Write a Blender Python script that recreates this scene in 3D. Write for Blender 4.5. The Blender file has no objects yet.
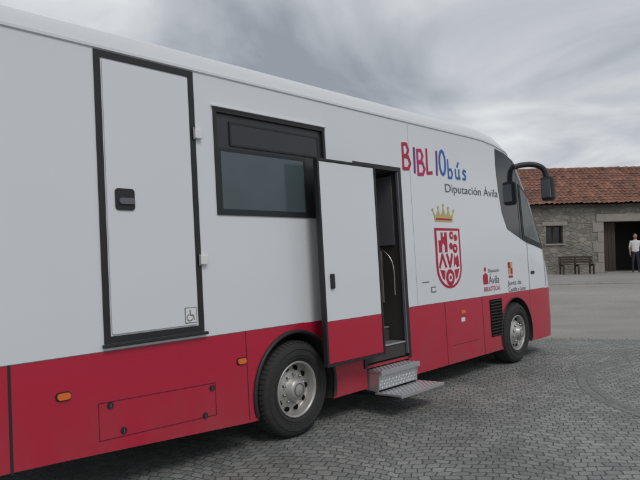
import bpy, bmesh, math, random
from mathutils import Vector, Matrix
random.seed(4)
PITCH,ROLL,YAW,LEAN,X0,Y0,CH,W=0.0151,0.0209,0.7240,0.0459,-0.2819,6.6373,1.949,5.3682
WR=.05   # rear axle
ZR=1.1754
D=Vector((math.sin(YAW),math.cos(YAW),0)); N=Vector((math.cos(YAW),-math.sin(YAW),0))
f=Vector((0,math.cos(PITCH),math.sin(PITCH))); r=Vector((1,0,0)); u=r.cross(f)
R2=r*math.cos(ROLL)-u*math.sin(ROLL); U2=u*math.cos(ROLL)+r*math.sin(ROLL)
# measured positions on the bus side (metres ahead of rear axle, metres up)
Q=dict(do1=(1.64,2.98),do2=(2.19,2.97),do3=(2.17,.50),
cr1=(2.93,2.53),cr2=(3.50,2.31),la1=(4.24,1.62),lb1=(5.19,1.68),
bw1=(4.97,3.62),bw2=(5.00,2.87),bw3=(5.24,2.23),bw4=(5.99,1.99),
or1=(-2.47,.89),or2=(-.70,.90),or3=(3.60,1.0),l1=(-2.09,.75),l2=(-1.98,.53),l3=(-1.16,.48),l4=(-1.07,.71))

def mat(name,col,rough=.5,metal=0,var=.06,scale=8,bump=0,bscale=60,coat=0,spec=.5,stretch=None):
    m=bpy.data.materials.new(name); m.use_nodes=True; nt=m.node_tree; b=nt.nodes['Principled BSDF']
    tc=nt.nodes.new('ShaderNodeTexCoord'); n=nt.nodes.new('ShaderNodeTexNoise'); n.inputs['Scale'].default_value=scale; n.inputs['Detail'].default_value=6
    src=tc.outputs['Object']
    if stretch:
        mp=nt.nodes.new('ShaderNodeMapping'); mp.inputs['Scale'].default_value=stretch; nt.links.new(src,mp.inputs[0]); src=mp.outputs[0]
    nt.links.new(src,n.inputs['Vector'])
    mx=nt.nodes.new('ShaderNodeMix'); mx.data_type='RGBA'
    mx.inputs['A'].default_value=(*[c*(1-var) for c in col],1); mx.inputs['B'].default_value=(*[min(1,c*(1+var)) for c in col],1)
    nt.links.new(n.outputs['Fac'],mx.inputs['Factor']); nt.links.new(mx.outputs['Result'],b.inputs['Base Color'])
    b.inputs['Roughness'].default_value=rough; b.inputs['Metallic'].default_value=metal; b.inputs['Coat Weight'].default_value=coat
    b.inputs['Specular IOR Level'].default_value=spec
    if bump:
        n2=nt.nodes.new('ShaderNodeTexNoise'); n2.inputs['Scale'].default_value=bscale; nt.links.new(tc.outputs['Object'],n2.inputs['Vector'])
        bp=nt.nodes.new('ShaderNodeBump'); bp.inputs['Strength'].default_value=bump; bp.inputs['Distance'].default_value=.01
        nt.links.new(n2.outputs['Fac'],bp.inputs['Height']); nt.links.new(bp.outputs[0],b.inputs['Normal'])
    return m
def paint(name,col,dirt,rough,ztop,amt):
    """coach paint with a soft road film low on the body"""
    m=mat(name,col,rough,var=.025,scale=.9,coat=.2,bump=.12,bscale=1.1); nt=m.node_tree; n=nt.nodes; l=nt.links; b=n['Principled BSDF']
    base=b.inputs['Base Color'].links[0].from_socket
    tc=n.new('ShaderNodeTexCoord'); sp=n.new('ShaderNodeSeparateXYZ'); l.new(tc.outputs['Object'],sp.inputs[0])
    mr=n.new('ShaderNodeMapRange'); mr.inputs[1].default_value=ztop; mr.inputs[2].default_value=.25; mr.inputs[3].default_value=0; mr.inputs[4].default_value=amt; l.new(sp.outputs['Z'],mr.inputs[0])
    mp=n.new('ShaderNodeMapping'); mp.inputs['Scale'].default_value=(2.5,2.5,1.8); l.new(tc.outputs['Object'],mp.inputs[0])
    ns=n.new('ShaderNodeTexNoise'); ns.inputs['Scale'].default_value=1.0; ns.inputs['Detail'].default_value=9; ns.inputs['Roughness'].default_value=.65; l.new(mp.outputs[0],ns.inputs['Vector'])
    r2=n.new('ShaderNodeMapRange'); r2.inputs[1].default_value=.3; r2.inputs[2].default_value=.75; l.new(ns.outputs['Fac'],r2.inputs[0])
    mu=n.new('ShaderNodeMath'); mu.operation='MULTIPLY'; l.new(mr.outputs[0],mu.inputs[0]); l.new(r2.outputs[0],mu.inputs[1])
    mx=n.new('ShaderNodeMix'); mx.data_type='RGBA'; l.new(mu.outputs[0],mx.inputs['Factor']); l.new(base,mx.inputs['A']); mx.inputs['B'].default_value=(*dirt,1)
    l.new(mx.outputs['Result'],b.inputs['Base Color'])
    ra=n.new('ShaderNodeMath'); ra.operation='MULTIPLY_ADD'; ra.inputs[1].default_value=.6; ra.inputs[2].default_value=rough; l.new(mu.outputs[0],ra.inputs[0]); l.new(ra.outputs[0],b.inputs['Roughness'])
    return m
WHITE=paint('white_paint',(.72,.74,.77),(.45,.42,.38),.25,1.3,.2)
RED=paint('red_paint',(.47,.012,.042),(.22,.09,.08),.30,.95,.45)
BLACK=mat('black_trim',(.018,.018,.020),.5)
RUBBER=mat('tyre_rubber',(.030,.030,.030),.85,var=.35,scale=20,bump=.3)
GLASS=mat('tinted_glass',(.016,.020,.024),.06,var=.1)
GLASS2=mat('window_pane',(.075,.105,.115),.12,var=.2,scale=3)
GLASS3=mat('window_frame_glass',(.032,.034,.038),.3,var=.15,scale=3)
CABGLASS=mat('cab_window_glass',(.055,.07,.075),.05,var=.2,scale=3)
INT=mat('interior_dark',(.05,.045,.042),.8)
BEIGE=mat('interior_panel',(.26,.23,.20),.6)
ALU=mat('aluminium',(.58,.59,.60),.38,.75,var=.12,bump=.2,bscale=80)
CHROME=mat('steel_rail',(.35,.35,.35),.3,1)
MIRR=mat('mirror_silver',(.6,.6,.6),.05,1)
RIM=mat('wheel_rim_paint',(.46,.45,.43),.4,.45,var=.25,scale=12)
HOLE=mat('rim_hole_dark',(.008,.008,.008),.95,spec=.1)
ORANGE=mat('orange_lens',(.75,.17,.03),.3)
GREYT=mat('grey_vinyl',(.13,.13,.15),.5)
CRIM=mat('crimson_vinyl',(.45,.01,.05),.5)
BLUE=mat('blue_vinyl',(.03,.13,.42),.5)
PURP=mat('purple_vinyl',(.16,.03,.20),.5)
PINK=mat('magenta_vinyl',(.50,.02,.13),.5)
GOLD=mat('gold_vinyl',(.52,.43,.16),.5)
VWHITE=mat('white_vinyl',(.75,.75,.75),.5)
SEAM=mat('grey_seam_gap',(.16,.16,.165),.7)  # even grey for the thin strips that mark panel joints
DRED=mat('red_seam_gap',(.09,.004,.012),.7)

def link(o,par=None,mats=()):
    bpy.context.scene.collection.objects.link(o)
    if par is not None: o.parent=par
    for m in mats: o.data.materials.append(m)
    return o
def mesh(name,vs,fs,par=None,m=None,smooth=False):
    me=bpy.data.meshes.new(name); me.from_pydata([tuple(v) for v in vs],[],fs); me.update()
    if smooth:
        for p in me.polygons: p.use_smooth=True
    return link(bpy.data.objects.new(name,me),par,[m] if m else [])
def box(name,a,b,par,m,bev=0):
    x0,y0,z0=a;x1,y1,z1=b
    vs=[(x,y,z) for x in(x0,x1) for y in(y0,y1) for z in(z0,z1)]
    fs=[(0,1,3,2),(4,6,7,5),(0,4,5,1),(2,3,7,6),(0,2,6,4),(1,5,7,3)]
    o=mesh(name,vs,fs,par,m)
    if bev:
        md=o.modifiers.new('b','BEVEL'); md.width=bev; md.segments=2
    return o
def tube(name,pts,rad,par,m,cyc=False):
    cu=bpy.data.curves.new(name,'CURVE'); cu.dimensions='3D'; sp=cu.splines.new('POLY'); sp.points.add(len(pts)-1)
    for i,p in enumerate(pts): sp.points[i].co=(*p,1)
    sp.use_cyclic_u=cyc; cu.bevel_depth=rad; cu.bevel_resolution=3; cu.use_fill_caps=True
    return link(bpy.data.objects.new(name,cu),par,[m])
def smoothpts(P,n=6):
    out=[]; P=[Vector(p) for p in P]; E=[P[0]*2-P[1]]+P+[P[-1]*2-P[-2]]
    for i in range(1,len(E)-2):
        a,b,c,d=E[i-1:i+3]
        for k in range(n):
            t=k/n; out.append(.5*((2*b)+(c-a)*t+(2*a-5*b+4*c-d)*t*t+(3*b-a-3*c+d)*t**3))
    out.append(P[-1]); return out
def lathe(name,prof,par,m,seg=48,loc=(0,0,0)):
    vs=[];fs=[];n=len(prof)
    for i in range(seg):
        a=2*math.pi*i/seg
        for rr,y in prof: vs.append((rr*math.cos(a),y,rr*math.sin(a)))
    for i in range(seg):
        j=(i+1)%seg
        for k in range(n-1): fs.append((i*n+k,i*n+k+1,j*n+k+1,j*n+k))
    o=mesh(name,vs,fs,par,m,True); o.location=loc; return o
def empty(name,M=None):
    e=bpy.data.objects.new(name,None); bpy.context.scene.collection.objects.link(e)
    if M is not None: e.matrix_world=M
    return e
# ---------------- bus body
def interp(t,tab):
    for (a,va),(b,vb) in zip(tab,tab[1:]):
        if t<=b:
            k=max(0,min(1,(t-a)/(b-a))); return va+(vb-va)*k
    return tab[-1][1]
XF=[(.3,7.10),(.5,7.15),(1.2,7.16),(1.6,7.10),(1.9,6.98),(2.4,6.70),(2.9,6.38),(3.37,6.03),(3.6,5.82),(3.9,5.35)]
XRr=-3.45; BW=2.5
def xf(z): return interp(z,XF)
RC=.45
def side_y(x,z):
    xc=xf(z)-RC
    if x<=xc: return 0
    d=min(x-xc,RC*.98); return RC-math.sqrt(RC*RC-d*d)
bus=empty('mobile_library_bus')
bus.matrix_world=Matrix(((D.x,-N.x,0,X0),(D.y,-N.y,0,Y0),(D.z,-N.z,1,0),(0,0,0,1)))
body_e=bpy.data.objects.new('bus_body_group',None); bpy.context.scene.collection.objects.link(body_e); body_e.parent=bus
body_e.rotation_euler=(-LEAN,0,0)
def outline(z,inn):
    xfz=xf(z); xr=XRr+inn
    a=xfz-inn; rr=max(.05,RC-inn*.5)
    near=[(xr+.12+(a-rr-xr-.12)*i/22, inn) for i in range(23)]
    arc=[(a-rr+rr*math.sin(t),inn+rr-rr*math.cos(t)) for t in [math.pi/2*k/8 for k in range(1,9)]]
    fr=[(a,inn+rr+(BW/2-inn-rr)*k/3) for k in range(1,3)]
    rear=[(xr,BW/2),(xr,.15+inn),(xr+.03,inn+.05)]
    half=rear+near+arc+fr+[(a,BW/2)]
    far=[(x,BW-y) for x,y in half[1:-1]][::-1]
    return half,far
levels=[(.30,0),(.6,0),(.9,0),(ZR,0),(1.5,0),(1.9,0),(2.4,0),(2.9,0),(3.3,0),(3.55,0),(3.625,0),(3.635,-.014),(3.66,-.014),(3.67,.006),(3.74,.02),(3.81,.06),(3.855,.14),(3.885,.28),(3.90,.5)]
vs=[];fs=[];rings=[]
for li,(z,inn) in enumerate(levels):
    h,fa=outline(z,inn); ring=[]
    for x,y in h+fa:
        dz=0
        if z>3.0 and x>4.3: dz=-.13*(x-4.3)**2*min(1,(z-3.0)/.8)
        if li==0 and x<-.6: dz=.13*min(1,(-.6-x)/2.2)
        ring.append(len(vs)); vs.append((x,y,z+dz))
    rings.append(ring)
L=len(rings[0]); nh=len(h)
midx=[]
for li in range(len(rings)-1):
    for k in range(L):
        k2=(k+1)%L
        fs.append((rings[li][k],rings[li][k2],rings[li+1][k2],rings[li+1][k]))
        c=[sum(vs[i][t] for i in fs[-1])/4 for t in range(3)]
        e1=Vector(vs[fs[-1][1]])-Vector(vs[fs[-1][0]]); nx=e1.y/max(e1.length,1e-6)
        mi=1 if c[2]<ZR else 0
        if c[0]>5.2 and nx>.55 and 1.5<c[2]<3.3: mi=2
        midx.append(mi)
for ring,flip in ((rings[0],True),(rings[-1],False)):
    near=ring[:nh]; far=[ring[0]]+ring[nh:][::-1]+[ring[nh-1]]
    for k in range(nh-1):
        q=[near[k],near[k+1],far[k+1],far[k]]
        q=[v for i,v in enumerate(q) if v not in q[:i]]
        if len(q)<3: continue
        if flip: q=q[::-1]
        fs.append(tuple(q)); midx.append(3 if flip else 0)
body=mesh('body_shell',vs,fs,body_e)
for m in (WHITE,RED,GLASS,INT,BLACK): body.data.materials.append(m)
for p,i in zip(body.data.polygons,midx): p.material_index=i
bm=bmesh.new(); bm.from_mesh(body.data); bmesh.ops.recalc_face_normals(bm,faces=bm.faces); bm.to_mesh(body.data); bm.free()
cut_vs=[];cut_fs=[]
def addbox(a,b):
    o=len(cut_vs); x0,y0,z0=a;x1,y1,z1=b
    cut_vs.extend([(x,y,z) for x in(x0,x1) for y in(y0,y1) for z in(z0,z1)])
    cut_fs.extend([tuple(i+o for i in q) for q in [(0,1,3,2),(4,6,7,5),(0,4,5,1),(2,3,7,6),(0,2,6,4),(1,5,7,3)]])
def addcyl(cx,cz,rr,y0,y1,n=40):
    o=len(cut_vs)
    for i in range(n):
        a=2*math.pi*i/n
        cut_vs.append((cx+rr*math.cos(a),y0,cz+rr*math.sin(a))); cut_vs.append((cx+rr*math.cos(a),y1,cz+rr*math.sin(a)))
    for i in range(n):
        j=(i+1)%n; cut_fs.append((o+2*i,o+2*j,o+2*j+1,o+2*i+1))
    cut_fs.append(tuple(o+2*i for i in range(n))[::-1]); cut_fs.append(tuple(o+2*i+1 for i in range(n)))
DOX0,DOX1,DOZ0,DOZ1=1.24,Q['do3'][0]-.04,.56,Q['do1'][1]-.03
addbox((DOX0,-.1,DOZ0),(DOX1,1.3,DOZ1))
addbox((1.24,-.1,.1),(DOX1,.5,DOZ0-.03))
for cx,rr in ((WR,.60),(W,.585)):
    addcyl(cx,.5,rr,-.1,.62); addcyl(cx,.5,rr,BW-.62,BW+.1)
WX0,WX1,WZ0,WZ1=-.91,.70,2.30,3.33
addbox((WX0+.02,-.1,WZ0+.02),(WX1-.02,.045,WZ1-.02))
cut=mesh('cutter',cut_vs,cut_fs,None,INT)
bm=bmesh.new(); bm.from_mesh(cut.data); bmesh.ops.recalc_face_normals(bm,faces=bm.faces); bm.to_mesh(cut.data); bm.free()
cut.parent=body_e
md=body.modifiers.new('cut','BOOLEAN'); md.object=cut; md.operation='DIFFERENCE'; md.solver='EXACT'; md.material_mode='TRANSFER'
bpy.context.view_layer.update()
dg=bpy.context.evaluated_depsgraph_get()
nm=bpy.data.meshes.new_from_object(body.evaluated_get(dg)); body.modifiers.clear(); body.data=nm
bpy.data.objects.remove(cut)
for p in nm.polygons: p.use_smooth=True
try: nm.set_sharp_from_angle(angle=math.radians(28))
except Exception: pass

def patch(name,polys,m,off=.004,thick=0,fine=False,par=None):
    bm=bmesh.new()
    for poly in polys:
        bm.faces.new([bm.verts.new((x,0,z)) for x,z in poly])
    if fine:
        for i in range(60):
            x=4.5+i*.045
            bmesh.ops.bisect_plane(bm,geom=bm.verts[:]+bm.edges[:]+bm.faces[:],plane_co=(x,0,0),plane_no=(1,0,0))
        for i in range(20):
            bmesh.ops.bisect_plane(bm,geom=bm.verts[:]+bm.edges[:]+bm.faces[:],plane_co=(0,0,1+i*.13),plane_no=(0,0,1))
    bmesh.ops.recalc_face_normals(bm,faces=bm.faces)
    if bm.faces and bm.faces[0].normal.y>0: bmesh.ops.reverse_faces(bm,faces=bm.faces)
    for v in bm.verts: v.co.y=side_y(v.co.x,v.co.z)-off
    me=bpy.data.meshes.new(name); bm.to_mesh(me); bm.free()
    if fine:
        for p in me.polygons: p.use_smooth=True
    o=link(bpy.data.objects.new(name,me),par or body_e,[m])
    if thick:
        md=o.modifiers.new('s','SOLIDIFY'); md.thickness=thick; md.offset=-1
    return o
def rect(x0,z0,x1,z1): return [(x0,z0),(x1,z0),(x1,z1),(x0,z1)]
def rrect(x0,z0,x1,z1,r,n=5):
    P=[]
    for cx,cz,a0 in ((x1-r,z1-r,0),(x0+r,z1-r,90),(x0+r,z0+r,180),(x1-r,z0+r,270)):
        for k in range(n+1):
            a=math.radians(a0+90*k/n); P.append((cx+r*math.cos(a),cz+r*math.sin(a)))
    return P
def frame(name,x0,z0,x1,z1,w,m,off,th,bottom=True):
    P=[rect(x0,z0,x0+w,z1),rect(x1-w,z0,x1,z1),rect(x0+w,z1-w,x1-w,z1)]
    if bottom: P.append(rect(x0+w,z0,x1-w,z0+w))
    return patch(name,P,m,off,th)
def circ(cx,cz,r,n=20): return [(cx+r*math.cos(2*math.pi*i/n),cz+r*math.sin(2*math.pi*i/n)) for i in range(n)]
def stroke(name,pts,w,m,off=.004):
    polys=[]
    for (a,b),(c,d) in zip(pts,pts[1:]):
        v=Vector((c-a,d-b)); l=v.length
        if l<1e-6: continue
        v/=l; n=Vector((-v.y,v.x))*w/2; e=v*w*.3
        polys.append([(a-e.x-n.x,b-e.y-n.y),(c+e.x-n.x,d+e.y-n.y),(c+e.x+n.x,d+e.y+n.y),(a-e.x+n.x,b-e.y+n.y)])
    for i,p in enumerate(polys): patch(name,[p],m,off+.0002*i)
# service door
frame('service_door_frame',-2.12,1.235,-1.13,3.62,.055,BLACK,.012,.02)
patch('service_door_panel',[rrect(-2.05,1.305,-1.20,3.55,.02)],WHITE,.012,.01)
patch('service_door_handle_plate',[rrect(-1.98,2.31,-1.80,2.49,.03)],BLACK,.022,.01)
patch('service_door_handle',[rrect(-1.95,2.36,-1.81,2.41,.02)],GREYT,.04,.02)
for hz in (3.04,1.88):
    box('door_hinge',(-1.15,-.04,hz-.045),(-1.07,-.005,hz+.045),body_e,VWHITE,.008)
    box('door_hinge_pin',(-1.168,-.034,hz-.055),(-1.152,-.018,hz+.055),body_e,CHROME,.004)
box('service_door_sill_lip',(-2.14,-.05,1.205),(-1.11,-.003,1.231),body_e,BLACK,.006)
patch('wheelchair_sticker',[rect(-1.34,1.32,-1.21,1.46)],GREYT,.014)
patch('wheelchair_sticker_face',[rect(-1.333,1.327,-1.217,1.453)],VWHITE,.016)
stroke('wheelchair_mark',[(-1.285,1.435),(-1.285,1.39),(-1.255,1.39),(-1.24,1.35)],.01,GREYT,.018)
stroke('wheelchair_mark_wheel',[(-1.29+.03*math.cos(t),1.37+.03*math.sin(t)) for t in [2+.5*k for k in range(9)]],.008,GREYT,.018)
# side window
frame('side_window_frame',WX0,WZ0,WX1,WZ1,.04,BLACK,.012,.03)
patch('side_window_surround',[rect(WX0+.03,WZ0+.03,WX1-.03,WZ1-.03)],GLASS3,-.02)
frame('upper_vent_frame',-.70,2.98,.60,3.22,.02,BLACK,-.006,.012)
patch('upper_vent_glass',[rect(-.68,3.0,.58,3.2)],GLASS3,-.010)
frame('sliding_pane_frame',-.86,2.33,.36,2.95,.03,BLACK,0,.015)
patch('sliding_pane_glass',[rect(-.83,2.36,.33,2.92)],GLASS2,-.004)
# sliding plug door, open and pushed back outside the body
sd0,sd1,sz0,sz1=.28,1.31,.70,2.92
box('sliding_door_white',(sd0+.03,-.235,ZR),(sd1-.03,-.19,sz1-.03),body_e,WHITE,.006)
box('sliding_door_red',(sd0+.03,-.235,sz0+.03),(sd1-.03,-.19,ZR-.003),body_e,RED,.006)
for n_,a,b in (('l',(sd0,-.243,sz0),(sd0+.028,-.182,sz1)),('r',(sd1-.028,-.243,sz0),(sd1,-.182,sz1)),('t',(sd0+.028,-.243,sz1-.028),(sd1-.028,-.182,sz1)),('b',(sd0+.028,-.243,sz0),(sd1-.028,-.182,sz0+.028))):
    box('sliding_door_seal_'+n_,a,b,body_e,BLACK,.004)
box('sliding_door_handle',(.39,-.262,1.52),(.45,-.236,1.68),body_e,BLACK,.01)
box('sliding_door_back',(sd0+.04,-.188,sz0+.04),(sd1-.04,-.17,sz1-.04),body_e,BEIGE)
tube('door_arm',[(1.0,-.18,1.5),(1.28,.1,1.5),(1.36,.3,1.5)],.02,body_e,BLACK)
tube('door_arm_top',[(1.0,-.18,2.7),(1.28,.1,2.75),(1.36,.3,2.75)],.02,body_e,BLACK)
# door opening frame + interior
frame('doorway_frame',DOX0-.05,DOZ0-.02,DOX1+.05,DOZ1+.05,.055,BLACK,.015,.03,False)
box('doorway_seal_strip',(DOX1-.03,-.012,DOZ0+.04),(DOX1-.006,.02,DOZ1-.01),body_e,GREYT)
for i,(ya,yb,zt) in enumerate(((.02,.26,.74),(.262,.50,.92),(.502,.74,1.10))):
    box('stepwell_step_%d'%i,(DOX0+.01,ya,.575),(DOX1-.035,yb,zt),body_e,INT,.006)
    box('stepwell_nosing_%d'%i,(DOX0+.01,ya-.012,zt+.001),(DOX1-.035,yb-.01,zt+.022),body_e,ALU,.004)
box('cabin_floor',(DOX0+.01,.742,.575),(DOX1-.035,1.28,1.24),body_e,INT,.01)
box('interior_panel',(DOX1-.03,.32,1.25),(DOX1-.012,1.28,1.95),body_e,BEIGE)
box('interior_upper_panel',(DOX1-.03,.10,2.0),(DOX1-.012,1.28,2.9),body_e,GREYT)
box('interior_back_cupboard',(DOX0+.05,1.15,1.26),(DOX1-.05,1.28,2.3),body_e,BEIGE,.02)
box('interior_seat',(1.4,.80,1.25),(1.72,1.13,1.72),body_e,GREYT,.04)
tube('hand_rail',smoothpts([(DOX1-.08,.10,1.35),(DOX1-.08,.12,1.78),(DOX1-.09,.35,1.98),(DOX1-.1,.75,2.05)]),.014,body_e,CHROME)
# folding steps, aluminium tread plate
def plate(nm_,orig,U,V,Nn,nu,nv):
    vs=[];fs=[]; orig,U,V,Nn=map(Vector,(orig,U,V,Nn))
    for i in range(nu):
        for j in range(nv):
            c=orig+U*(i+.5)*.036+V*(j+.5)*.036; a=1 if (i+j)%2 else -1; s=.013; o=len(vs)
            d=(U+V*a)*s; q=(V-U*a)*s*.28
            vs+=[c-d-q,c+d-q,c+d+q,c-d+q,c+Nn*.004]; fs+=[(o,o+1,o+4),(o+1,o+2,o+4),(o+2,o+3,o+4),(o+3,o,o+4)]
    mesh(nm_,vs,fs,body_e,ALU)
sx=.11
ux0,ux1=1.15+sx,1.97+sx
box('folding_step_upper',(ux0,-.19,.478),(ux1,.25,.512),body_e,ALU,.006); plate('tread_pattern_upper',(ux0,-.185,.5125),(1,0,0),(0,1,0),(0,0,1),22,11)
box('folding_step_upper_lip',(ux0+.002,-.198,.455),(ux1-.002,-.191,.514),body_e,ALU,.003)
box('folding_step_riser',(ux0+.01,-.150,.285),(ux1-.01,-.138,.476),body_e,ALU,.003)
plate('riser_pattern',(ux0+.015,-.1505,.29),(1,0,0),(0,0,1),(0,-1,0),21,5)
for xa in (ux0,ux1-.012):
    mesh('step_side_bracket',[(xa,-.17,.476),(xa,.25,.476),(xa,.25,.30),(xa,-.13,.262),(xa+.012,-.17,.476),(xa+.012,.25,.476),(xa+.012,.25,.30),(xa+.012,-.13,.262)],[(0,1,2,3),(7,6,5,4),(0,4,5,1),(1,5,6,2),(2,6,7,3),(3,7,4,0)],body_e,ALU)
tx0,tx1=1.13+sx,2.05+sx
box('folding_step_tread',(tx0,-.46,.236),(tx1,-.10,.258),body_e,ALU,.004); plate('tread_pattern_lower',(tx0+.005,-.455,.2585),(1,0,0),(0,1,0),(0,0,1),25,9)
box('tread_nosing',(tx0,-.478,.222),(tx1,-.462,.262),body_e,ALU,.003)
for xx in (ux0+.06,ux1-.06): box('step_runner',(xx-.015,-.30,.205),(xx+.015,.4,.234),body_e,BLACK)
# skirt details
def seam(a,b,m=DRED,w=.008): stroke('panel_seam',[a,b],w,m,.0025)
seam((-2.86,.42),(-2.86,ZR),BLACK,.022); seam((-.63,.33),(-.63,ZR))
for a,b in (((-2.19,.49),(-1.03,.46)),((-1.03,.46),(-1.03,.75)),((-1.03,.75),(-2.19,.78)),((-2.19,.78),(-2.19,.49))): seam(a,b,DRED,.006)
for k in ('l1','l2','l3','l4'):
    patch('hatch_latch',[circ(Q[k][0],Q[k][1],.026)],BLACK,.012,.01); patch('latch_slot',[rect(Q[k][0]-.004,Q[k][1]-.015,Q[k][0]+.004,Q[k][1]+.015)],CHROME,.0135)
for k in ('or1','or2'):
    patch('side_marker_base',[rrect(Q[k][0]-.062,Q[k][1]-.034,Q[k][0]+.062,Q[k][1]+.034,.03)],BLACK,.006,.005)
    patch('side_marker',[rrect(Q[k][0]-.052,Q[k][1]-.025,Q[k][0]+.052,Q[k][1]+.025,.024)],ORANGE,.020,.012)
patch('side_marker',[rect(Q['or3'][0]-.06,Q['or3'][1]-.025,Q['or3'][0]+.06,Q['or3'][1]+.025)],ORANGE,.008,.006)
patch('small_label',[rect(3.53,.86,3.64,.92)],VWHITE,.004)
for x in (3.1,4.2): seam((x,.31),(x,ZR))
seam((3.25,.55),(4.05,.55),DRED,.005)
seam((2.22,1.178),(6.6,1.178),SEAM,.006); seam((-3.3,1.178),(.2,1.178),SEAM,.006)
gx0,gx1,gz0,gz1=4.44,4.86,.53,1.11
patch('air_grille',[rect(gx0,gz0,gx1,gz1)],HOLE,.004)
for i in range(12):
    z=gz0+(gz1-gz0)*(i+.5)/12; box('grille_louvre',(gx0+.015,-.012,z-.010),(gx1-.015,-.0045,z+.006),body_e,BLACK)
for cx,rr in ((WR,.60),(W,.585)):
    pts=[(cx+rr*math.cos(t),-.006,.5+rr*math.sin(t)) for t in [math.radians(-16+212*k/40) for k in range(41)]]
    tube('wheel_arch_lip',pts,.022 if cx<1 else .010,body_e,BLACK)
seam((2.42,ZR+.02),(2.42,3.6),SEAM,.003)
box('drip_rail',(WX0-.02,-.028,WZ1+.004),(WX1+.02,-.004,WZ1+.022),body_e,WHITE,.004)
# front side glass
b1=Q['bw1'];b2=Q['bw2'];b3=Q['bw3'];b4=Q['bw4']
fr=[(xf(z)-.06,z) for z in (1.85,2.1,2.4,2.7,3.0,3.22)]
poly=[(b1[0],3.55),((b1[0]+b2[0])/2-.03,(b1[1]+b2[1])/2),b2,(5.08,2.5),b3,b4]+fr+[(5.75,3.36),(5.3,3.5)]
patch('front_side_glass',[poly],GLASS,.006,fine=True)
patch('driver_window_seal',[[(5.74,3.02),(6.2,2.80),(6.48,2.38),(6.68,1.94),(6.62,1.88),(5.80,2.05)]],BLACK,.012,fine=True)
patch('driver_window_pane',[[(5.80,2.96),(6.17,2.75),(6.43,2.36),(6.61,1.96),(5.86,2.12)]],CABGLASS,.015,fine=True)
stroke('passenger_glass_joint',[(5.68,3.35),(5.72,2.06)],.012,BLACK,.0125)
seam((5.97,.55),(5.97,1.98),SEAM,.014)
patch('door_seam_front',[rect(6.66,1.2,6.675,1.82)],SEAM,.004,fine=True)
patch('door_handle_front',[rrect(6.05,1.45,6.19,1.50,.02)],BLACK,.014,.01)
# mirrors
tube('mirror_arm',smoothpts([(5.72,.14,3.26),(5.86,.0,3.34),(6.02,-.18,3.35),(6.15,-.31,3.27),(6.19,-.35,3.10)]),.048,body_e,BLACK)
box('mirror_head',(6.1,-.47,2.70),(6.27,-.25,3.13),body_e,BLACK,.05)
box('mirror_glass',(6.094,-.44,2.76),(6.099,-.28,3.07),body_e,MIRR)
tube('mirror_arm_far',smoothpts([(5.9,2.4,3.20),(6.3,2.6,3.30),(6.5,2.75,3.1)]),.04,body_e,BLACK)
box('mirror_head_far',(6.42,2.65,2.72),(6.6,2.87,3.14),body_e,BLACK,.05)
for y in (.5,1.7): box('headlight',(7.12,y,.75),(7.17,y+.3,.95),body_e,VWHITE,.02)
box('front_plate',(7.14,1.0,.5),(7.17,1.5,.62),body_e,VWHITE,.005)
# lettering
def font(name,txt,x0,z0,width,height,m,off=.005):
    cu=bpy.data.curves.new(name,'FONT'); cu.body=txt; o=link(bpy.data.objects.new(name,cu),body_e,[m])
    bpy.context.view_layer.update(); dx,dy=o.dimensions.x,o.dimensions.y
    o.rotation_euler=(math.pi/2,0,0); o.scale=(width/dx,height/dy if dy else 1,1)
    o.location=(x0,-off,z0); return o
def letters(seq,x,z,w,h,sw):
    for ch,m,dz in seq:
        S={'B':[[(0,0),(.04,1),(.5,1.02),(.72,.8),(.5,.57),(.05,.5)],[(.05,.5),(.65,.5),(.88,.25),(.6,.02),(0,0)]],
           'I':[[(.25,0),(.32,1)]],'L':[[(.1,1.02),(.08,0),(.72,.05)]],
           'O':[[(.42+.42*math.cos(t),.5+.52*math.sin(t)) for t in [k*math.pi/6 for k in range(13)]]],
           'b':[[(.05,1.25),(.05,0),(.5,0),(.7,.3),(.5,.6),(.08,.55)]],
           'u':[[(.05,.65),(.08,.1),(.35,0),(.6,.15),(.62,.65)],[(.62,.2),(.7,0)],[(.35,.85),(.55,1.15)]],
           's':[[(.6,.6),(.3,.68),(.1,.5),(.55,.25),(.45,.03),(.05,.05)]]}[ch]
        ww=w*(.6 if ch=='I' else 1.02)
        for q,st in enumerate(S): stroke('logo_letter_'+ch,[(x+p[0]*w*.88,z+dz+p[1]*h) for p in st],sw,m,.004+.0015*q)
        x+=ww
bz0=2.98; lw=(3.40-2.26)/5.25
letters([('B',CRIM,.02),('I',PURP,-.01),('B',PINK,-.03),('L',CRIM,.0),('I',PURP,.0),('O',BLUE,.02)],2.27,bz0,lw,.33,.046)
letters([('b',BLUE,0),('u',BLUE,0),('s',BLUE,0)],3.42,2.96,.205,.21,.036)
font('diputacion_lettering','Diputación Ávila',3.29,2.745,1.66,.195,GREYT)
c1,c2=Q['cr1'],Q['cr2']; cx0,cx1=c1[0],c2[0]; cz0=c2[1]; ch_=.22; cw=cx1-cx0
patch('crest_crown',[[(cx0+.05,cz0),(cx1-.05,cz0),(cx1,cz0+ch_*.7),(cx0+cw*.86,cz0+ch_*.35),(cx0+cw*.74,cz0+ch_*.85),(cx0+cw*.62,cz0+ch_*.35),(cx0+cw*.5,cz0+ch_),(cx0+cw*.38,cz0+ch_*.35),(cx0+cw*.26,cz0+ch_*.85),(cx0+cw*.14,cz0+ch_*.35),(cx0,cz0+ch_*.7)]],GOLD,.004)
patch('crown_band',[rect(cx0+.07,cz0+.025,cx1-.07,cz0+.05)],CRIM,.006)
for i_,(t,hh) in enumerate(((0,.75),(.26,.92),(.5,1.08),(.74,.92),(1,.75))): patch('crown_ball',[circ(cx0+cw*t,cz0+ch_*hh,.024,10)],GOLD,.005+.0003*i_)
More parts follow.
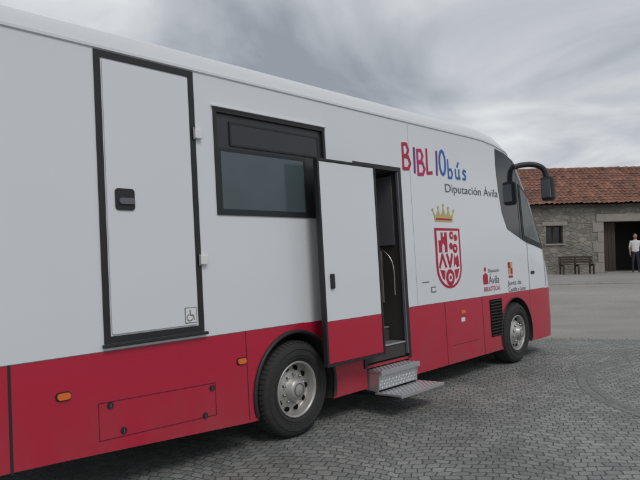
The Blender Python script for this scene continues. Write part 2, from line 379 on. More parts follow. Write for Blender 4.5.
sx0,sx1,sz1_,sz0_=2.94,3.64,2.22,1.36; sw_=sx1-sx0; sh_=sz1_-sz0_
def SP(a,b): return (sx0+sw_*a,sz0_+sh_*b)
def shield(i): return [SP(i,1-i*.6),SP(1-i,1-i*.6),SP(1-i,.35)]+[SP(.5+(.5-i)*math.cos(t),.35-(.35-i*.6)*math.sin(t)) for t in [math.pi*k/12 for k in range(1,12)]]+[SP(i,.35)]
patch('crest_shield',[shield(0)],CRIM,.004)
patch('crest_shield_field',[shield(.07)],VWHITE,.006)
patch('crest_quarter_a',[[SP(.12,.60),SP(.46,.60),SP(.46,.93),SP(.36,.93),SP(.36,.86),SP(.30,.86),SP(.30,.93),SP(.22,.93),SP(.22,.80),SP(.12,.80)]],CRIM,.008)
patch('crest_gate',[[SP(.24,.60),SP(.34,.60),SP(.34,.70),SP(.29,.75),SP(.24,.70)]],VWHITE,.010)
for i_,(a_,b_,r_) in enumerate(((.64,.88,.06),(.80,.84,.05),(.76,.66,.07),(.60,.70,.05))): patch('crest_quarter_b',[circ(*SP(a_,b_),r_,12)],CRIM,.008+.0004*i_)
for i_,(a_,b_) in enumerate(((.64,.88),(.76,.66))): patch('crest_ring_hole',[circ(*SP(a_,b_),.022,10)],VWHITE,.011+.0004*i_)
stroke('crest_letter',[SP(.12,.36),SP(.24,.56),SP(.36,.36)],.05,CRIM,.008); stroke('crest_letter_v',[SP(.42,.56),SP(.52,.36),SP(.62,.56)],.05,CRIM,.010)
patch('crest_lion',[[SP(.66,.34),SP(.74,.40),SP(.80,.34),SP(.90,.36),SP(.86,.57),SP(.76,.5),SP(.7,.57)]],CRIM,.008)
patch('crest_base_disc',[circ(*SP(.5,.18),.12,20)],CRIM,.008); patch('crest_base_ring',[circ(*SP(.5,.18),.06,16)],VWHITE,.010); patch('crest_base_dot',[circ(*SP(.5,.18),.03,12)],CRIM,.012)
patch('crest_wave_l',[[SP(.12,.32),SP(.32,.30),SP(.28,.14),SP(.2,.18)]],CRIM,.008); patch('crest_wave_r',[[SP(.88,.32),SP(.68,.30),SP(.72,.14),SP(.8,.18)]],CRIM,.008)
a1=Q['la1']
patch('small_logo_mark',[[(a1[0]+.04,a1[1]-.26),(a1[0]+.2,a1[1]-.26),(a1[0]+.2,a1[1]-.12),(a1[0]+.12,a1[1]-.08),(a1[0]+.04,a1[1]-.12)],circ(a1[0]+.12,a1[1]-.03,.035,10)],CRIM,.004)
font('small_logo_text','Ávila',a1[0]+.22,a1[1]-.26,.36,.16,GREYT); font('small_logo_text2','Diputación',a1[0]+.22,a1[1]-.08,.36,.07,GREYT); font('small_logo_text3','BIBLIOTECAS',a1[0]+.04,a1[1]-.37,.54,.07,CRIM)
a1=Q['lb1']
patch('junta_mark',[rect(a1[0]-.02,a1[1]-.1,a1[0]+.06,a1[1]),rect(a1[0]+.063,a1[1]-.2,a1[0]+.14,a1[1]-.103),rect(a1[0]-.02,a1[1]-.26,a1[0]+.14,a1[1]-.22)],CRIM,.004)
patch('junta_mark_gold',[rect(a1[0]+.063,a1[1]-.1,a1[0]+.14,a1[1]),rect(a1[0]-.02,a1[1]-.2,a1[0]+.06,a1[1]-.103)],GOLD,.0045)
font('junta_text','Junta de',a1[0]-.06,a1[1]-.38,.52,.10,GREYT); font('junta_text2','Castilla y León',a1[0]-.06,a1[1]-.49,.66,.10,GREYT)
patch('door_switch_plate',[rect(2.77,1.33,2.89,1.41)],GREYT,.004); patch('door_switch_face',[rect(2.785,1.345,2.875,1.395)],VWHITE,.006); stroke('exit_label',[(2.56,1.48),(2.72,1.48)],.015,GREYT,.004)
# wheels
def wheel(name,x,y,side,front):
    e=bpy.data.objects.new(name,None); bpy.context.scene.collection.objects.link(e); e.parent=bus; e.location=(x,y,.5)
    if side<0: e.rotation_euler=(0,0,math.pi)
    wd=.29
    lathe('tyre',[(.29,.03),(.30,.0),(.36,-.012),(.43,-.006),(.475,.015),(.495,.05),(.5,.09),(.5,wd-.06),(.48,wd-.01),(.30,wd)],e,RUBBER,64)
    for rr in (.33,.355,.42): lathe('tyre_ridge',[(rr-.006,-.008),(rr,-.018),(rr+.006,-.008)],e,RUBBER,64)
    vs=[];fs=[]
    for k in range(60):
        a0=2*math.pi*k/60; a1_=a0+.055; o=len(vs)
        for a in (a0,a1_):
            for rr,yy in ((.478,.008),(.502,.05),(.503,.10)): vs.append((rr*math.cos(a),yy,rr*math.sin(a)))
        fs+=[(o,o+1,o+4,o+3),(o+1,o+2,o+5,o+4)]
    mesh('tread_lugs',vs,fs,e,RUBBER)
    if front: pr=[(.292,.02),(.292,.0),(.275,-.002),(.268,.02),(.262,.06),(.245,.09),(.2,.055),(.165,.02),(.13,.0),(.10,-.005),(.095,-.05),(.07,-.07),(.001,-.075)]
    else: pr=[(.292,.02),(.292,.0),(.275,-.002),(.268,.03),(.258,.09),(.245,.12),(.21,.10),(.175,.075),(.13,.07),(.115,.065),(.11,.0),(.08,-.02),(.001,-.025)]
    lathe('rim',pr,e,RIM,48)
    for k in range(10):
        a=2*math.pi*k/10; rh=.214; yh=.05 if front else .088
        lathe('rim_hole',[(.001,0),(.029,0),(.030,.02)],e,HOLE,16,(rh*math.cos(a),yh,rh*math.sin(a)))
        a+=math.pi/10; lathe('wheel_nut',[(.001,-.03),(.012,-.03),(.014,.01)],e,CHROME,6,(.15*math.cos(a),.008 if front else .068,.15*math.sin(a)))
    lathe('hub_cap_ring',[(.06,-.077 if front else -.028),(.066,-.08 if front else -.031),(.072,-.074 if front else -.026)],e,GREYT,24)
    lathe('wheel_back',[(.001,wd-.02),(.3,wd-.02)],e,BLACK,24)
for x,fr_ in ((WR,0),(W,1)):
    wheel('wheel',x,.02,1,fr_); wheel('wheel',x,BW-.02,-1,fr_)
for x in (WR,W): box('axle',(x-.06,.25,.44),(x+.06,BW-.25,.56),bus,BLACK)
box('underfloor',(XRr+.3,.55,.30),(6.4,1.9,.5),bus,BLACK)

# ---------------- ground
def gz(x,y):
    t=max(0,min(1,(y-15)/12)); return .6*t*t*(3-2*t)
xs=[-900,-300,-100,-40,-20]+[-16+i*2 for i in range(24)]+[36,50,100,300,900]
ys=[-900,-200,-60,-20,-10,0,6,10,13]+[14+i*.7 for i in range(22)]+[32,40,60,120,300,900]
vs=[(x,y,gz(x,y)-.004) for y in ys for x in xs]; nx=len(xs)
fs=[(j*nx+i,j*nx+i+1,(j+1)*nx+i+1,(j+1)*nx+i) for j in range(len(ys)-1) for i in range(nx-1)]
def plaza_mat():
    m=mat('plaza_concrete',(.285,.275,.26),.9,var=.16,scale=.5,bump=.4,bscale=25); nt=m.node_tree; n=nt.nodes; l=nt.links; b=n['Principled BSDF']
    base=b.inputs['Base Color'].links[0].from_socket
    tc=n.new('ShaderNodeTexCoord'); g=n.new('ShaderNodeTexNoise'); g.inputs['Scale'].default_value=22; g.inputs['Detail'].default_value=6; g.inputs['Roughness'].default_value=.8; l.new(tc.outputs['Object'],g.inputs['Vector'])
    mr=n.new('ShaderNodeMapRange'); mr.inputs[1].default_value=.3; mr.inputs[2].default_value=.7; mr.inputs[3].default_value=.72; mr.inputs[4].default_value=1.25; l.new(g.outputs['Fac'],mr.inputs[0])
    mp=n.new('ShaderNodeMapping'); mp.inputs['Scale'].default_value=(.25,.7,1); l.new(tc.outputs['Object'],mp.inputs[0])
    g2=n.new('ShaderNodeTexNoise'); g2.inputs['Scale'].default_value=1; g2.inputs['Detail'].default_value=7; l.new(mp.outputs[0],g2.inputs['Vector'])
    m2=n.new('ShaderNodeMapRange'); m2.inputs[1].default_value=.3; m2.inputs[2].default_value=.7; m2.inputs[3].default_value=.85; m2.inputs[4].default_value=1.14; l.new(g2.outputs['Fac'],m2.inputs[0])
    mu=n.new('ShaderNodeMath'); mu.operation='MULTIPLY'; l.new(mr.outputs[0],mu.inputs[0]); l.new(m2.outputs[0],mu.inputs[1])
    v=n.new('ShaderNodeVectorMath'); v.operation='SCALE'; l.new(base,v.inputs[0]); l.new(mu.outputs[0],v.inputs['Scale']); l.new(v.outputs[0],b.inputs['Base Color'])
    return m
mesh('plaza_ground',vs,fs,None,plaza_mat(),True)
def setts_mat():
    m=bpy.data.materials.new('granite_setts'); m.use_nodes=True; nt=m.node_tree; n=nt.nodes; l=nt.links; b=n['Principled BSDF']
    tc=n.new('ShaderNodeTexCoord'); mp=n.new('ShaderNodeMapping'); mp.inputs['Rotation'].default_value=(0,0,math.radians(14))
    l.new(tc.outputs['Object'],mp.inputs[0])
    sp=n.new('ShaderNodeSeparateXYZ'); l.new(mp.outputs[0],sp.inputs[0])
    pp=n.new('ShaderNodeMath'); pp.operation='PINGPONG'; pp.inputs[1].default_value=.75; l.new(sp.outputs['X'],pp.inputs[0])
    sq=n.new('ShaderNodeMath'); sq.operation='POWER'; sq.inputs[1].default_value=2; l.new(pp.outputs[0],sq.inputs[0])
    sm=n.new('ShaderNodeMath'); sm.operation='MULTIPLY_ADD'; sm.inputs[1].default_value=.30; l.new(sq.outputs[0],sm.inputs[0]); l.new(sp.outputs['Y'],sm.inputs[2])
    cb=n.new('ShaderNodeCombineXYZ'); l.new(sp.outputs['X'],cb.inputs[0]); l.new(sm.outputs[0],cb.inputs[1])
    def dist(scale,amt,src):
        ns=n.new('ShaderNodeTexNoise'); ns.inputs['Scale'].default_value=scale; ns.inputs['Detail'].default_value=2; l.new(mp.outputs[0],ns.inputs['Vector'])
        sb=n.new('ShaderNodeVectorMath'); sb.operation='SUBTRACT'; sb.inputs[1].default_value=(.5,.5,.5); l.new(ns.outputs['Color'],sb.inputs[0])
        sc=n.new('ShaderNodeVectorMath'); sc.operation='SCALE'; sc.inputs['Scale'].default_value=amt; l.new(sb.outputs[0],sc.inputs[0])
        ad=n.new('ShaderNodeVectorMath'); l.new(src,ad.inputs[0]); l.new(sc.outputs[0],ad.inputs[1]); return ad.outputs[0]
    co_=dist(11,.06,dist(1.2,.25,cb.outputs[0]))
    br=n.new('ShaderNodeTexBrick'); l.new(co_,br.inputs['Vector'])
    for k,v in (('Scale',1),('Mortar Size',.009),('Mortar Smooth',1.0),('Brick Width',.118),('Row Height',.102),('Bias',0)): br.inputs[k].default_value=v
    br.inputs['Color1'].default_value=(.17,.178,.172,1); br.inputs['Color2'].default_value=(.265,.268,.258,1); br.inputs['Mortar'].default_value=(.10,.10,.09,1)
    n2=n.new('ShaderNodeTexNoise'); n2.inputs['Scale'].default_value=.5; n2.inputs['Detail'].default_value=8; l.new(tc.outputs['Object'],n2.inputs['Vector'])
    n3=n.new('ShaderNodeTexNoise'); n3.inputs['Scale'].default_value=45; n3.inputs['Detail'].default_value=4; l.new(tc.outputs['Object'],n3.inputs['Vector'])
    mr=n.new('ShaderNodeMapRange'); mr.inputs[1].default_value=.25; mr.inputs[2].default_value=.75; mr.inputs[3].default_value=.68; mr.inputs[4].default_value=1.3; l.new(n2.outputs['Fac'],mr.inputs[0])
    mr2=n.new('ShaderNodeMapRange'); mr2.inputs[3].default_value=.7; mr2.inputs[4].default_value=1.3; l.new(n3.outputs['Fac'],mr2.inputs[0])
    mu=n.new('ShaderNodeMath'); mu.operation='MULTIPLY'; l.new(mr.outputs[0],mu.inputs[0]); l.new(mr2.outputs[0],mu.inputs[1])
    vm=n.new('ShaderNodeVectorMath'); vm.operation='SCALE'; l.new(br.outputs['Color'],vm.inputs[0]); l.new(mu.outputs[0],vm.inputs['Scale'])
    l.new(vm.outputs[0],b.inputs['Base Color']); b.inputs['Roughness'].default_value=.7
    iv=n.new('ShaderNodeMath'); iv.operation='SUBTRACT'; iv.inputs[0].default_value=1; l.new(br.outputs['Fac'],iv.inputs[1])
    ma=n.new('ShaderNodeMath'); ma.operation='MULTIPLY_ADD'; ma.inputs[1].default_value=.5; l.new(n3.outputs['Fac'],ma.inputs[0]); l.new(iv.outputs[0],ma.inputs[2])
    bp=n.new('ShaderNodeBump'); bp.inputs['Distance'].default_value=.014; bp.inputs['Strength'].default_value=.9; l.new(ma.outputs[0],bp.inputs['Height']); l.new(bp.outputs[0],b.inputs['Normal'])
    return m
SETTS=setts_mat()
e0=Vector((4.32,13.34,0)); ed=Vector((2.07,-.45,0)).normalized(); en=Vector((-ed.y,ed.x,0))
def bp_(a,b,z): v=e0+ed*a-en*b; return (v.x,v.y,z)
mesh('cobblestone_pavement',[bp_(-30,0,.001),bp_(-30,40,.001),bp_(30,40,.001),bp_(30,0,.001)],[(0,1,2,3)],None,SETTS)
EDGE=mat('edging_stone',(.25,.24,.225),.8,var=.25,scale=4,bump=.3)
def setts_strip(name,places,w,lg,m,h=.008):
    bm=bmesh.new(); t=((-1,-1),(1,-1),(1,1),(-1,1))
    for x,y,z,a in places:
        s=Vector((lg*random.uniform(.84,.94)/2,w*random.uniform(.84,.94)/2)); ca,sa=math.cos(a),math.sin(a)
        bot=[bm.verts.new((x+(i*s.x)*ca-(j*s.y)*sa,y+(i*s.x)*sa+(j*s.y)*ca,z)) for i,j in t]
        hh=h*random.uniform(.6,1.3)
        top=[bm.verts.new((x+(i*(s.x-.01))*ca-(j*(s.y-.01))*sa,y+(i*(s.x-.01))*sa+(j*(s.y-.01))*ca,z+hh)) for i,j in t]
        bm.faces.new(top)
        for k in range(4): bm.faces.new((bot[k],bot[(k+1)%4],top[(k+1)%4],top[k]))
    me=bpy.data.meshes.new(name); bm.to_mesh(me); bm.free(); return link(bpy.data.objects.new(name,me),None,[m])
RINGM=mat('ring_granite',(.18,.185,.18),.75,var=.5,scale=9,bump=.5)
pl=[]
for rad in (3.15,3.28,2.1):
    nn_=int(2*math.pi*rad/.13)
    for k in range(nn_):
        a=2*math.pi*k/nn_; pl.append((6.75+rad*math.cos(a),8.0+rad*math.sin(a),.0015,a+math.pi/2))
setts_strip('cobblestone_ring',pl,.125,.13,RINGM)
pl=[(*bp_(-12+k*.36,-.1,.0)[:2],.0,math.atan2(ed.y,ed.x)) for k in range(90)]
setts_strip('edging_stones',pl,.2,.36,EDGE,.01)
pl=[(-4+k*.5,23.6,gz(0,23.6)-.006,0) for k in range(70)]
setts_strip('kerb_line',pl,.2,.5,EDGE,.022)
# ---------------- building
def stone_mat():
    m=bpy.data.materials.new('rubble_stone'); m.use_nodes=True; nt=m.node_tree; n=nt.nodes; l=nt.links; b=n['Principled BSDF']
    tc=n.new('ShaderNodeTexCoord'); mp=n.new('ShaderNodeMapping'); mp.inputs['Scale'].default_value=(3.0,3.0,5.4); l.new(tc.outputs['Object'],mp.inputs[0])
    v=n.new('ShaderNodeTexVoronoi'); v.inputs['Scale'].default_value=1; l.new(mp.outputs[0],v.inputs['Vector'])
    v2=n.new('ShaderNodeTexVoronoi'); v2.feature='DISTANCE_TO_EDGE'; v2.inputs['Scale'].default_value=1; l.new(mp.outputs[0],v2.inputs['Vector'])
    sx_=n.new('ShaderNodeSeparateColor'); l.new(v.outputs['Color'],sx_.inputs[0])
    cr=n.new('ShaderNodeValToRGB'); cr.color_ramp.elements[0].color=(.19,.175,.15,1); cr.color_ramp.elements[1].color=(.31,.28,.235,1); e=cr.color_ramp.elements.new(.5); e.color=(.25,.235,.21,1)
    l.new(sx_.outputs[0],cr.inputs[0])
    mr=n.new('ShaderNodeMapRange'); mr.inputs[1].default_value=.01; mr.inputs[2].default_value=.10; l.new(v2.outputs[0],mr.inputs[0])
    mx=n.new('ShaderNodeMix'); mx.data_type='RGBA'; mx.inputs['A'].default_value=(.215,.20,.17,1); l.new(mr.outputs[0],mx.inputs['Factor']); l.new(cr.outputs[0],mx.inputs['B'])
    ns=n.new('ShaderNodeTexNoise'); ns.inputs['Scale'].default_value=1.2; ns.inputs['Detail'].default_value=8; l.new(tc.outputs['Object'],ns.inputs['Vector'])
    m3=n.new('ShaderNodeMapRange'); m3.inputs[1].default_value=.3; m3.inputs[2].default_value=.7; m3.inputs[3].default_value=.7; m3.inputs[4].default_value=1.2; l.new(ns.outputs['Fac'],m3.inputs[0])
    vv=n.new('ShaderNodeVectorMath'); vv.operation='SCALE'; l.new(mx.outputs['Result'],vv.inputs[0]); l.new(m3.outputs[0],vv.inputs['Scale'])
    l.new(vv.outputs[0],b.inputs['Base Color']); b.inputs['Roughness'].default_value=.9
    bp=n.new('ShaderNodeBump'); bp.inputs['Distance'].default_value=.03; bp.inputs['Strength'].default_value=.7; l.new(mr.outputs[0],bp.inputs['Height']); l.new(bp.outputs[0],b.inputs['Normal'])
    return m
STONE=stone_mat(); GRAN=mat('granite_ashlar',(.30,.28,.25),.85,var=.25,scale=5,bump=.4); WOOD=mat('dark_wood',(.05,.035,.025),.7,var=.4,scale=5,stretch=(8,8,1))
def tile_mat():
    m=mat('clay_tiles',(.23,.115,.082),.9,var=.3,scale=1.3,bump=.3,bscale=20); nt=m.node_tree; n=nt.nodes; l=nt.links; b=n['Principled BSDF']
    base=b.inputs['Base Color'].links[0].from_socket; tc=n.new('ShaderNodeTexCoord')
    mp=n.new('ShaderNodeMapping'); mp.inputs['Scale'].default_value=(1/.23,1/.334,0); mp.inputs['Location'].default_value=(-7.2/.23,-29.65/.334,0); l.new(tc.outputs['Object'],mp.inputs[0])
    fl=n.new('ShaderNodeVectorMath'); fl.operation='FLOOR'; l.new(mp.outputs[0],fl.inputs[0])
    wn=n.new('ShaderNodeTexWhiteNoise'); wn.noise_dimensions='2D'; l.new(fl.outputs[0],wn.inputs['Vector'])
    cr=n.new('ShaderNodeValToRGB'); cr.color_ramp.elements[0].color=(.6,.65,.68,1); cr.color_ramp.elements[1].color=(1.4,1.35,1.25,1); e=cr.color_ramp.elements.new(.25); e.color=(.9,.9,.9,1); e=cr.color_ramp.elements.new(.8); e.color=(1.1,1.05,1,1)
    l.new(wn.outputs['Value'],cr.inputs[0])
    vm=n.new('ShaderNodeVectorMath'); vm.operation='MULTIPLY'; l.new(base,vm.inputs[0]); l.new(cr.outputs[0],vm.inputs[1]); l.new(vm.outputs[0],b.inputs['Base Color'])
    return m
TILE=tile_mat()
bl=empty('stone_building')
BY,BZ=30.0,.6; XL,XRt=7.5,25.0; WT=3.82
ops=[(10.6,11.4,2.0,2.84),(13.3,15.9,BZ-.1,2.98),(18.2,19.0,2.0,2.84)]
x=XL; k=0
for a,b,z0,z1 in ops:
    box('wall_%d'%k,(x,BY,BZ-.3),(a,BY+.6,WT),bl,STONE)
    if z0>BZ: box('wall_sill_%d'%k,(a,BY,BZ-.3),(b,BY+.6,z0),bl,STONE)
    box('wall_head_%d'%k,(a,BY,z1),(b,BY+.6,WT),bl,STONE); x=b; k+=1
box('wall_end',(x,BY,BZ-.3),(XRt,BY+.6,WT),bl,STONE)
box('gable_wall_l',(XL,BY+.6,BZ-.3),(XL+.6,BY+7.4,WT),bl,STONE); box('gable_wall_r',(XRt-.6,BY+.6,BZ-.3),(XRt,BY+7.4,WT),bl,STONE)
box('back_wall',(XL,BY+7.4,BZ-.3),(XRt,BY+8,WT),bl,STONE)
for gx in (XL+.02,XRt-.42): mesh('gable',[(gx,BY+.1,WT),(gx,BY+7.9,WT),(gx,BY+4,5.8),(gx+.4,BY+.1,WT),(gx+.4,BY+7.9,WT),(gx+.4,BY+4,5.8)],[(0,1,2),(3,5,4),(0,3,4,1),(1,4,5,2),(2,5,3,0)],bl,STONE)
box('door_lintel',(12.95,BY-.06,2.98),(16.25,BY-.003,3.34),bl,GRAN,.015)
for i in range(5):
    w_=(.30 if i%2 else .52)
    for xa,xb in ((13.3-w_,13.3),(15.9,15.9+w_)): box('door_jamb_stone',(xa,BY-.035,.6+i*.476),(xb,BY-.003,.6+i*.476+.462),bl,GRAN,.015)
box('window_lintel',(10.42,BY-.03,2.84),(11.6,BY-.003,3.02),bl,GRAN,.01); box('window_sill',(10.5,BY-.07,1.92),(11.5,BY-.003,2.0),bl,GRAN,.01)
for xo in (10.6,18.2):
    box('window_glass',(xo+.06,BY+.25,2.06),(xo+.74,BY+.27,2.78),bl,GLASS)
    for a,b in (((xo,2.0),(xo+.06,2.84)),((xo+.74,2.0),(xo+.8,2.84)),((xo+.06,2.0),(xo+.74,2.06)),((xo+.06,2.78),(xo+.74,2.84)),((xo+.37,2.06),(xo+.43,2.78))): box('window_bar',(a[0],BY+.2,a[1]),(b[0],BY+.24,b[1]),bl,WOOD)
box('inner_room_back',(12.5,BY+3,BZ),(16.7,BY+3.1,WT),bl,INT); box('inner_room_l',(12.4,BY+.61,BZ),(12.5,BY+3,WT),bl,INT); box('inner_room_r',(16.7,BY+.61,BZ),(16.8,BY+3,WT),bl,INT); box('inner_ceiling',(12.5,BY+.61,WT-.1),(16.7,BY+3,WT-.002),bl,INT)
for i in range(4): box('door_leaf_board_%d'%i,(13.32+i*.17,BY+.35,BZ+.05),(13.48+i*.17,BY+.42,2.96),bl,WOOD,.006)
box('door_threshold',(13.3,BY-.3,BZ-.05),(15.9,BY+.6,BZ+.03),bl,GRAN,.01)
def roofside(name,y0,z0,y1,z1):
    ncol=int((XRt-XL+.6)/.23); rows=13; vs=[];fs=[]; sl=Vector((0,y1-y0,z1-z0)); nn=Vector((0,-(z1-z0),abs(y1-y0))).normalized()
    if y1<y0: nn.y=-nn.y
    S=6; cols=ncol*S+1; J=[[random.uniform(-.012,.012) for _ in range(ncol+1)] for _ in range(rows)]
    for rj in range(rows):
        for e_,hh in ((0,.04),(1,0)):
            t=(rj+e_)/rows
            for i in range(cols):
                ph=i/S; jt=J[rj][int(ph)]; wx=XL-.3+ph*.23
                hgt=.055*abs(math.sin(math.pi*ph))+hh+jt+.03+.02*math.sin(wx*.6)
                vs.append(Vector((wx,y0,z0))+sl*(t+(jt*.5 if e_==0 else 0))+nn*hgt)
    for q in range(rows*2-1):
        for i in range(cols-1): fs.append((q*cols+i,q*cols+i+1,(q+1)*cols+i+1,(q+1)*cols+i))
    return mesh(name,vs,fs,bl,TILE)
roofside('tiled_roof_front',BY-.35,3.76,BY+4,5.85); roofside('tiled_roof_back',BY+8.35,3.76,BY+4,5.85)
for i in range(43):
    xa=XL-.3+i*.42; tube('ridge_tile',[(xa,BY+4,5.90+random.uniform(-.015,.015)),(xa+.40,BY+4,5.92+random.uniform(-.015,.015))],.12,bl,TILE)
box('roof_eave_board',(XL-.25,BY-.28,3.70),(XRt+.25,BY-.003,3.75),bl,WOOD)
# bench
be=empty('park_bench')
bxa,bxb,by=10.8,12.35,28.9
gzb=gz(0,by)
for x in (bxa+.1,(bxa+bxb)/2,bxb-.1):
    box('bench_leg_front',(x-.03,by-.22,gzb-.004),(x+.03,by-.16,gzb+.43),be,WOOD); box('bench_leg_back',(x-.03,by+.2,gzb-.004),(x+.03,by+.26,gzb+.80),be,WOOD)
    box('bench_bearer',(x-.03,by-.159,gzb+.36),(x+.03,by+.199,gzb+.43),be,WOOD)
for i in range(4): box('seat_slat_%d'%i,(bxa,by-.23+i*.11,gzb+.432),(bxb,by-.14+i*.11,gzb+.465),be,WOOD,.005)
for i in range(3): box('back_slat_%d'%i,(bxa,by+.165,gzb+.50+i*.11),(bxb,by+.198,gzb+.59+i*.11),be,WOOD,.005)
# ---------------- person
SHIRT=mat('white_shirt',(.7,.7,.7),.9); TROU=mat('dark_trousers',(.03,.032,.045),.9); SKIN=mat('skin',(.42,.24,.17),.6); HAIR=mat('dark_hair',(.03,.02,.015),.8)
pe=empty('standing_person',Matrix.Translation((14.42,29.3,gz(0,29.3)))@Matrix.Rotation(math.radians(-20),4,'Z'))
def skin(name,J,E,m,matf=None):
    me=bpy.data.meshes.new(name); me.from_pydata([j[:3] for j in J],E,[]); o=link(bpy.data.objects.new(name,me),pe,m)
    o.modifiers.new('k','SKIN'); sv=me.skin_vertices[0].data
    for i,j in enumerate(J): sv[i].radius=(j[3],j[4] if len(j)>4 else j[3]); sv[i].use_root=(i==0)
    s=o.modifiers.new('s','SUBSURF'); s.levels=2; s.render_levels=2
    bpy.context.view_layer.update(); nm=bpy.data.meshes.new_from_object(o.evaluated_get(bpy.context.evaluated_depsgraph_get())); o.modifiers.clear(); o.data=nm
    for p in nm.polygons:
        p.use_smooth=True
        if matf: p.material_index=matf(p.center)
    return o
J=[(0,0,.95,.15,.11),(0,0,1.15,.14,.10),(0,0,1.36,.17,.11),(0,0,1.46,.09,.08),(0,0,1.54,.055),(0,-.01,1.6,.055),
 (.18,0,1.42,.062),(.24,.02,1.14,.046),(.22,-.06,.90,.032),(-.18,0,1.42,.062),(-.24,.02,1.14,.046),(-.22,-.06,.90,.032),
 (.09,0,.86,.092),(.11,-.01,.50,.062),(.12,.01,.10,.042),(.13,-.12,.04,.04),(-.09,0,.86,.092),(-.11,.0,.50,.062),(-.12,.02,.10,.042),(-.13,-.11,.04,.04)]
E=[(0,1),(1,2),(2,3),(3,4),(4,5),(2,6),(6,7),(7,8),(2,9),(9,10),(10,11),(0,12),(12,13),(13,14),(14,15),(0,16),(16,17),(17,18),(18,19)]
def mf(c):
    if c.z<.07 : return 3
    if abs(c.x)>.17 and c.z<1.16: return 2
    if c.z>1.5: return 2
    return 1 if c.z<.97 else 0
skin('body',J,E,[SHIRT,TROU,SKIN,BLACK],mf)
for s_ in (1,-1):
    px=.22*s_
    skin('hand',[(px,-.06,.90,.026,.018),(px,-.07,.85,.034,.016),(px,-.075,.81,.034,.014)],[(0,1),(1,2)],[SKIN])
    for i,(dy,ln) in enumerate(((-.034,.07),(-.012,.08),(.010,.075),(.030,.058))):
        skin('finger_%d'%i,[(px,-.075+dy,.82,.009),(px-.004*s_,-.08+dy,.80-ln*.5,.008),(px-.018*s_,-.082+dy,.80-ln,.007)],[(0,1),(1,2)],[SKIN])
    skin('thumb',[(px,-.09,.87,.011),(px-.01*s_,-.125,.835,.009),(px-.02*s_,-.13,.80,.008)],[(0,1),(1,2)],[SKIN])
def ball(name,c,s,m):
    bm=bmesh.new(); bmesh.ops.create_uvsphere(bm,u_segments=20,v_segments=14,radius=1)
    for v in bm.verts: v.co=Vector((c[0]+v.co.x*s[0]*(1-.12*max(0,-v.co.z)),c[1]+v.co.y*s[1],c[2]+v.co.z*s[2]))
    me=bpy.data.meshes.new(name); bm.to_mesh(me); bm.free()
    for p in me.polygons: p.use_smooth=True
    return link(bpy.data.objects.new(name,me),pe,[m])
ball('head',(0,-.01,1.66),(.078,.098,.118),SKIN); ball('hair',(0,.022,1.70),(.086,.094,.104),HAIR)
ball('nose',(0,-.108,1.65),(.013,.018,.022),SKIN); ball('mouth',(0,-.098,1.605),(.024,.008,.006),CRIM)
for s_ in (1,-1):
    ball('eye',(.03*s_,-.098,1.67),(.012,.008,.007),HAIR); ball('ear',(.08*s_,0,1.66),(.012,.02,.03),SKIN)
# hills
HILL=mat('hill_scrub',(.07,.085,.05),.95,var=.4,scale=.02)
hv=[];hf=[]; n=60
for i in range(n+1):
    a=math.radians(-100+200*i/n)
    for j,(rr,hh) in enumerate(((560,-2),(650,14),(760,0))):
        hv.append((rr*math.sin(a),rr*math.cos(a),hh*(1+.5*math.sin(i*.9)+.3*math.sin(i*2.3)) if j==1 else hh))
for i in range(n):
    for j in range(2): hf.append((i*3+j,(i+1)*3+j,(i+1)*3+j+1,i*3+j+1))
mesh('distant_hills',hv,hf,None,HILL,True)
# ---------------- world, sun, camera
sc=bpy.context.scene; w=bpy.data.worlds.new('World'); sc.world=w; w.use_nodes=True; nt=w.node_tree; n=nt.nodes; l=nt.links; bg=n['Background']
EL,AZ=math.radians(50),math.radians(150)
sky=n.new('ShaderNodeTexSky'); sky.sky_type='NISHITA'; sky.sun_disc=False; sky.sun_elevation=EL; sky.sun_rotation=AZ
tc=n.new('ShaderNodeTexCoord'); sp=n.new('ShaderNodeSeparateXYZ'); l.new(tc.outputs['Generated'],sp.inputs[0])
za=n.new('ShaderNodeMath'); za.operation='ADD'; za.inputs[1].default_value=.20
zm=n.new('ShaderNodeMath'); zm.operation='MAXIMUM'; zm.inputs[1].default_value=0; l.new(sp.outputs['Z'],zm.inputs[0]); l.new(zm.outputs[0],za.inputs[0])
dv=[]
for ax in 'XY':
    d_=n.new('ShaderNodeMath'); d_.operation='DIVIDE'; l.new(sp.outputs[ax],d_.inputs[0]); l.new(za.outputs[0],d_.inputs[1]); dv.append(d_)
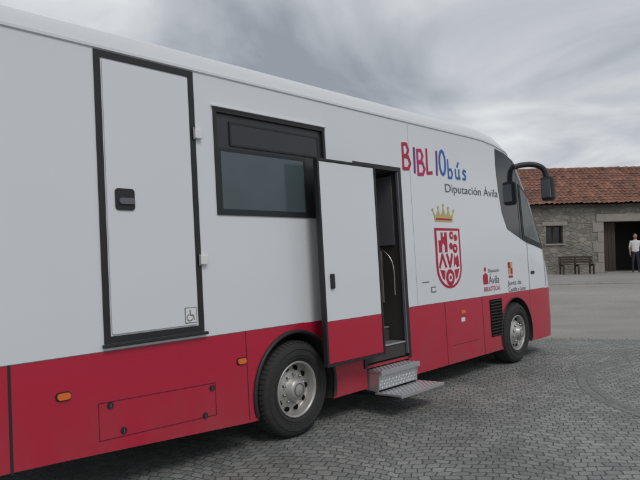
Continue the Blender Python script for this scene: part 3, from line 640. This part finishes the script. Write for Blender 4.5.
cb=n.new('ShaderNodeCombineXYZ'); l.new(dv[0].outputs[0],cb.inputs[0]); l.new(dv[1].outputs[0],cb.inputs[1]); cb.inputs[2].default_value=3.7
no=n.new('ShaderNodeTexNoise'); no.inputs['Scale'].default_value=1.15; no.inputs['Detail'].default_value=7; no.inputs['Roughness'].default_value=.5; no.inputs['Distortion'].default_value=.5; l.new(cb.outputs[0],no.inputs['Vector'])
cr=n.new('ShaderNodeValToRGB'); cr.color_ramp.elements[0].position=.34; cr.color_ramp.elements[0].color=(.31,.335,.375,1); cr.color_ramp.elements[1].position=.64; cr.color_ramp.elements[1].color=(.80,.81,.82,1); l.new(no.outputs['Fac'],cr.inputs[0])
e=cr.color_ramp.elements.new(.48); e.color=(.52,.545,.585,1); e=cr.color_ramp.elements.new(.56); e.color=(.66,.68,.70,1)
s1_=n.new('ShaderNodeVectorMath'); s1_.operation='SCALE'; s1_.inputs['Scale'].default_value=.08; l.new(sky.outputs[0],s1_.inputs[0])
mx=n.new('ShaderNodeMix'); mx.data_type='RGBA'; mx.inputs['Factor'].default_value=.92; l.new(s1_.outputs[0],mx.inputs['A']); l.new(cr.outputs[0],mx.inputs['B'])
l.new(mx.outputs['Result'],bg.inputs['Color']); bg.inputs['Strength'].default_value=1.0
sl=bpy.data.lights.new('sun','SUN'); sl.energy=1.1; sl.angle=math.radians(20); sl.color=(1,.97,.92)
so=bpy.data.objects.new('sun',sl); sc.collection.objects.link(so)
sdir=Vector((math.sin(AZ)*math.cos(EL),math.cos(AZ)*math.cos(EL),math.sin(EL))); so.rotation_euler=sdir.to_track_quat('Z','Y').to_euler()
cam=bpy.data.cameras.new('camera'); cam.lens=36; cam.sensor_width=36; cam.clip_end=3000; cam.clip_start=.05
co=bpy.data.objects.new('camera',cam); sc.collection.objects.link(co)
co.matrix_world=Matrix(((R2.x,U2.x,-f.x,0),(R2.y,U2.y,-f.y,0),(R2.z,U2.z,-f.z,CH),(0,0,0,1)))
sc.camera=co; sc.view_settings.view_transform='Standard'; sc.view_settings.look='None'; sc.view_settings.exposure=0
